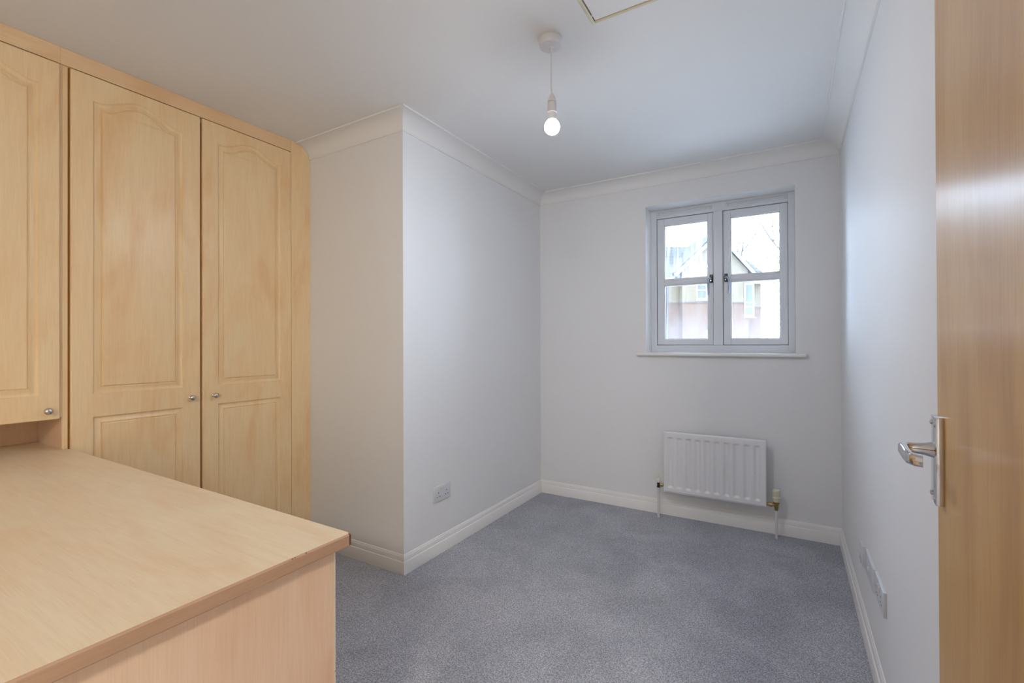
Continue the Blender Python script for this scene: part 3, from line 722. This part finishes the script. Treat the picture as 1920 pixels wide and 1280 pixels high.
# main roof to the left, its slope facing the viewer
def bz(b0, z0, b1, z1, s0, s1, t, name, mat):
    pts = [(b0, z0), (b1, z1), (b1, z1 + t), (b0, z0 + t)]
    return obj(name, prism(pts, lambda b, z: HM @ Vector((s0, b, z)), lambda b, z: HM @ Vector((s1, b, z))), mat, house)
bz(.1, 5.45, 3.2, 8.05, -8.3, 1.0, .14, 'roof_slope', M['tile']); bz(6.3, 5.45, 3.2, 8.05, -8.3, 1.0, .14, 'roof_slope', M['tile'])
rt = B(); add_tube(rt, [HM @ Vector((-8.3, 3.2, 8.16)), HM @ Vector((1.0, 3.2, 8.16))], .13, 12); obj('ridge_tiles', rt, M['lichen'], house)
obj('fascia', hb_(-8.3, -2.75, .02, .08, 5.34, 5.52), M['outwhite'], house)
bz(.45, 5.28, 3.5, 7.2, 2.3, 4.35, .12, 'roof_slope', M['tile'])
obj('fascia', hb_(2.3, 4.35, .38, .45, 5.16, 5.36), M['outwhite'], house)
obj('gutter', hb_(2.3, 4.35, .28, .38, 5.26, 5.35, bev=.03), M['outwhite'], house)
def house_window(s0, s1, z0, z1, b, splits):
    wn = obj('house_window', hb_(s0, s1, b - .02, b + .06, z0, z1), M['outwhite'], house)
    zs_ = [z0 + .08] + [z0 + (z1 - z0) * q for q in splits] + [z1 - .08]
    for a, c in zip(zs_, zs_[1:]):
        mid = (s0 + s1) / 2 if s1 - s0 > .8 else None
        for p, q in (((s0 + .09, mid - .05), (mid + .05, s1 - .09)) if mid else ((s0 + .11, s1 - .11),)):
            obj('pane', hb_(p, q, b - .035, b - .015, a + .04, c - .04), M['outglass'], wn)
    obj('window_cill', hb_(s0 - .06, s1 + .06, b - .08, b + .02, z0 - .07, z0), M['outwhite'], wn)
house_window(-1.25, .15, 4.02, 5.10, 0, (.60,))
house_window(2.02 - .0, 2.30 + .40, 2.90, 5.15, .88 - .9, (.30, .42))
dp = B(); add_tube(dp, [HM @ Vector((-3.05, .40, 5.4)), HM @ Vector((-3.05, .40, GZ))], .055, 10); obj('downpipe', dp, M['pipe'], house, smooth=60)
obj('ground', box(-40, 40, YW + WT + .01, 70, GZ - .1, GZ), simple('pale_bounce_ground', (.72, .72, .70), .9), label='unseen ground outside, made pale to bounce light up into the window', **st)  # out of view; paleness chosen to throw sky light up at the reveal
# white picket fence in front of the house
fence = empty('garden_fence', HM @ Vector((-.9, -2.0, GZ)), 'low white fence in front of the brick house', 'fence')
for k in range(12):
    s = -1.55 + k * .13
    if k == 0:
        pk = obj('picket', hb_(s - .035, s + .035, -2.02, -2.0, GZ, 1.95), M['outwhite'], fence); pk0 = pk
    else:
        pk = pk0.copy(); link(pk); pk.parent = fence; pk.location = pk0.location + (HM.to_3x3() @ Vector((k * .13, 0, 0)))
for z in (1.2, 1.8): obj('rail', hb_(-1.6, -.05, -1.99, -1.96, z, z + .08), M['outwhite'], fence)

# bare tree and a leafy shrub right of the house
def bare_tree(base, hgt, seed):
    rnd = random.Random(seed); bm = B()
    def grow(p, d, ln, r, lev):
        pts = [p]; q = p.copy(); dd = d.copy(); n = 4
        for k in range(n):
            dd = (dd + Vector((rnd.uniform(-1, 1), rnd.uniform(-1, 1), rnd.uniform(-.5, .8))) * .16).normalized(); q = q + dd * (ln / n); pts.append(q.copy())
        add_tube(bm, pts, [r * (1 - .45 * k / n) for k in range(n + 1)], 6 if lev < 2 else 4, cap=False)
        if lev >= 4: return
        for k in range(3 if lev < 3 else 2):
            i = rnd.randint(2, n); ax = Vector((rnd.uniform(-1, 1), rnd.uniform(-1, 1), rnd.uniform(-.2, .5))).normalized()
            nd = (dd * .75 + ax * .75).normalized()
            grow(pts[i], nd, ln * rnd.uniform(.55, .78), r * .58, lev + 1)
    grow(Vector(base), Vector((0.05, 0, 1)), hgt * .42, .15, 0)
    return bm
M['bark'] = simple('grey_bark', (.05, .047, .045), .95)
M['leaf'] = simple('yellow_green_leaves', (.17, .22, .07), .7)
def at(u, v, dist):
    d = (F_ + R_ * ((u - 960) / 875) - U_ * ((v - 640) / 875)); return CAM + d * dist
b1 = at(1460, 640, 26); b2 = at(1400, 640, 44)
t1 = obj('bare_tree', bare_tree((b1.x, b1.y, GZ), 12.0, 9), M['bark'], smooth=60, label='bare grey branches beside the gable, right window pane', cat='tree', group='bare trees outside')
t2 = obj('bare_tree', bare_tree((b2.x, b2.y, GZ), 17.0, 11), M['bark'], smooth=60, label='tall bare tree behind the brick house', cat='tree', group='bare trees outside')
rnd = random.Random(3); bm = B(); sc_ = at(1484, 640, 17)
for k in range(1500):
    h_ = rnd.random(); rr = .95 * (1 - .45 * h_) * math.sqrt(rnd.random()); a = rnd.uniform(0, 6.283)
    c = Vector((sc_.x + rr * math.cos(a), sc_.y + rr * math.sin(a), GZ + .3 + h_ * 5.0))
    u = Vector((rnd.uniform(-1, 1), rnd.uniform(-1, 1), rnd.uniform(-1, 1))).normalized(); v_ = u.orthogonal().normalized(); s = rnd.uniform(.05, .10)
    bm.faces.new([bm.verts.new(c + u * s), bm.verts.new(c + v_ * s * .5), bm.verts.new(c - u * s), bm.verts.new(c - v_ * s * .5)])
sh = empty('leafy_shrub', (sc_.x, sc_.y, GZ), 'tall yellow green shrub at the right edge of the window view', 'shrub')
lf = obj('foliage', bm, M['leaf'], sh); lf['kind'] = 'stuff'
bm = B(); add_tube(bm, [(sc_.x, sc_.y, GZ), (sc_.x + .05, sc_.y, GZ + 2), (sc_.x, sc_.y, GZ + 4)], [.08, .06, .03], 8); obj('stem', bm, M['bark'], sh)
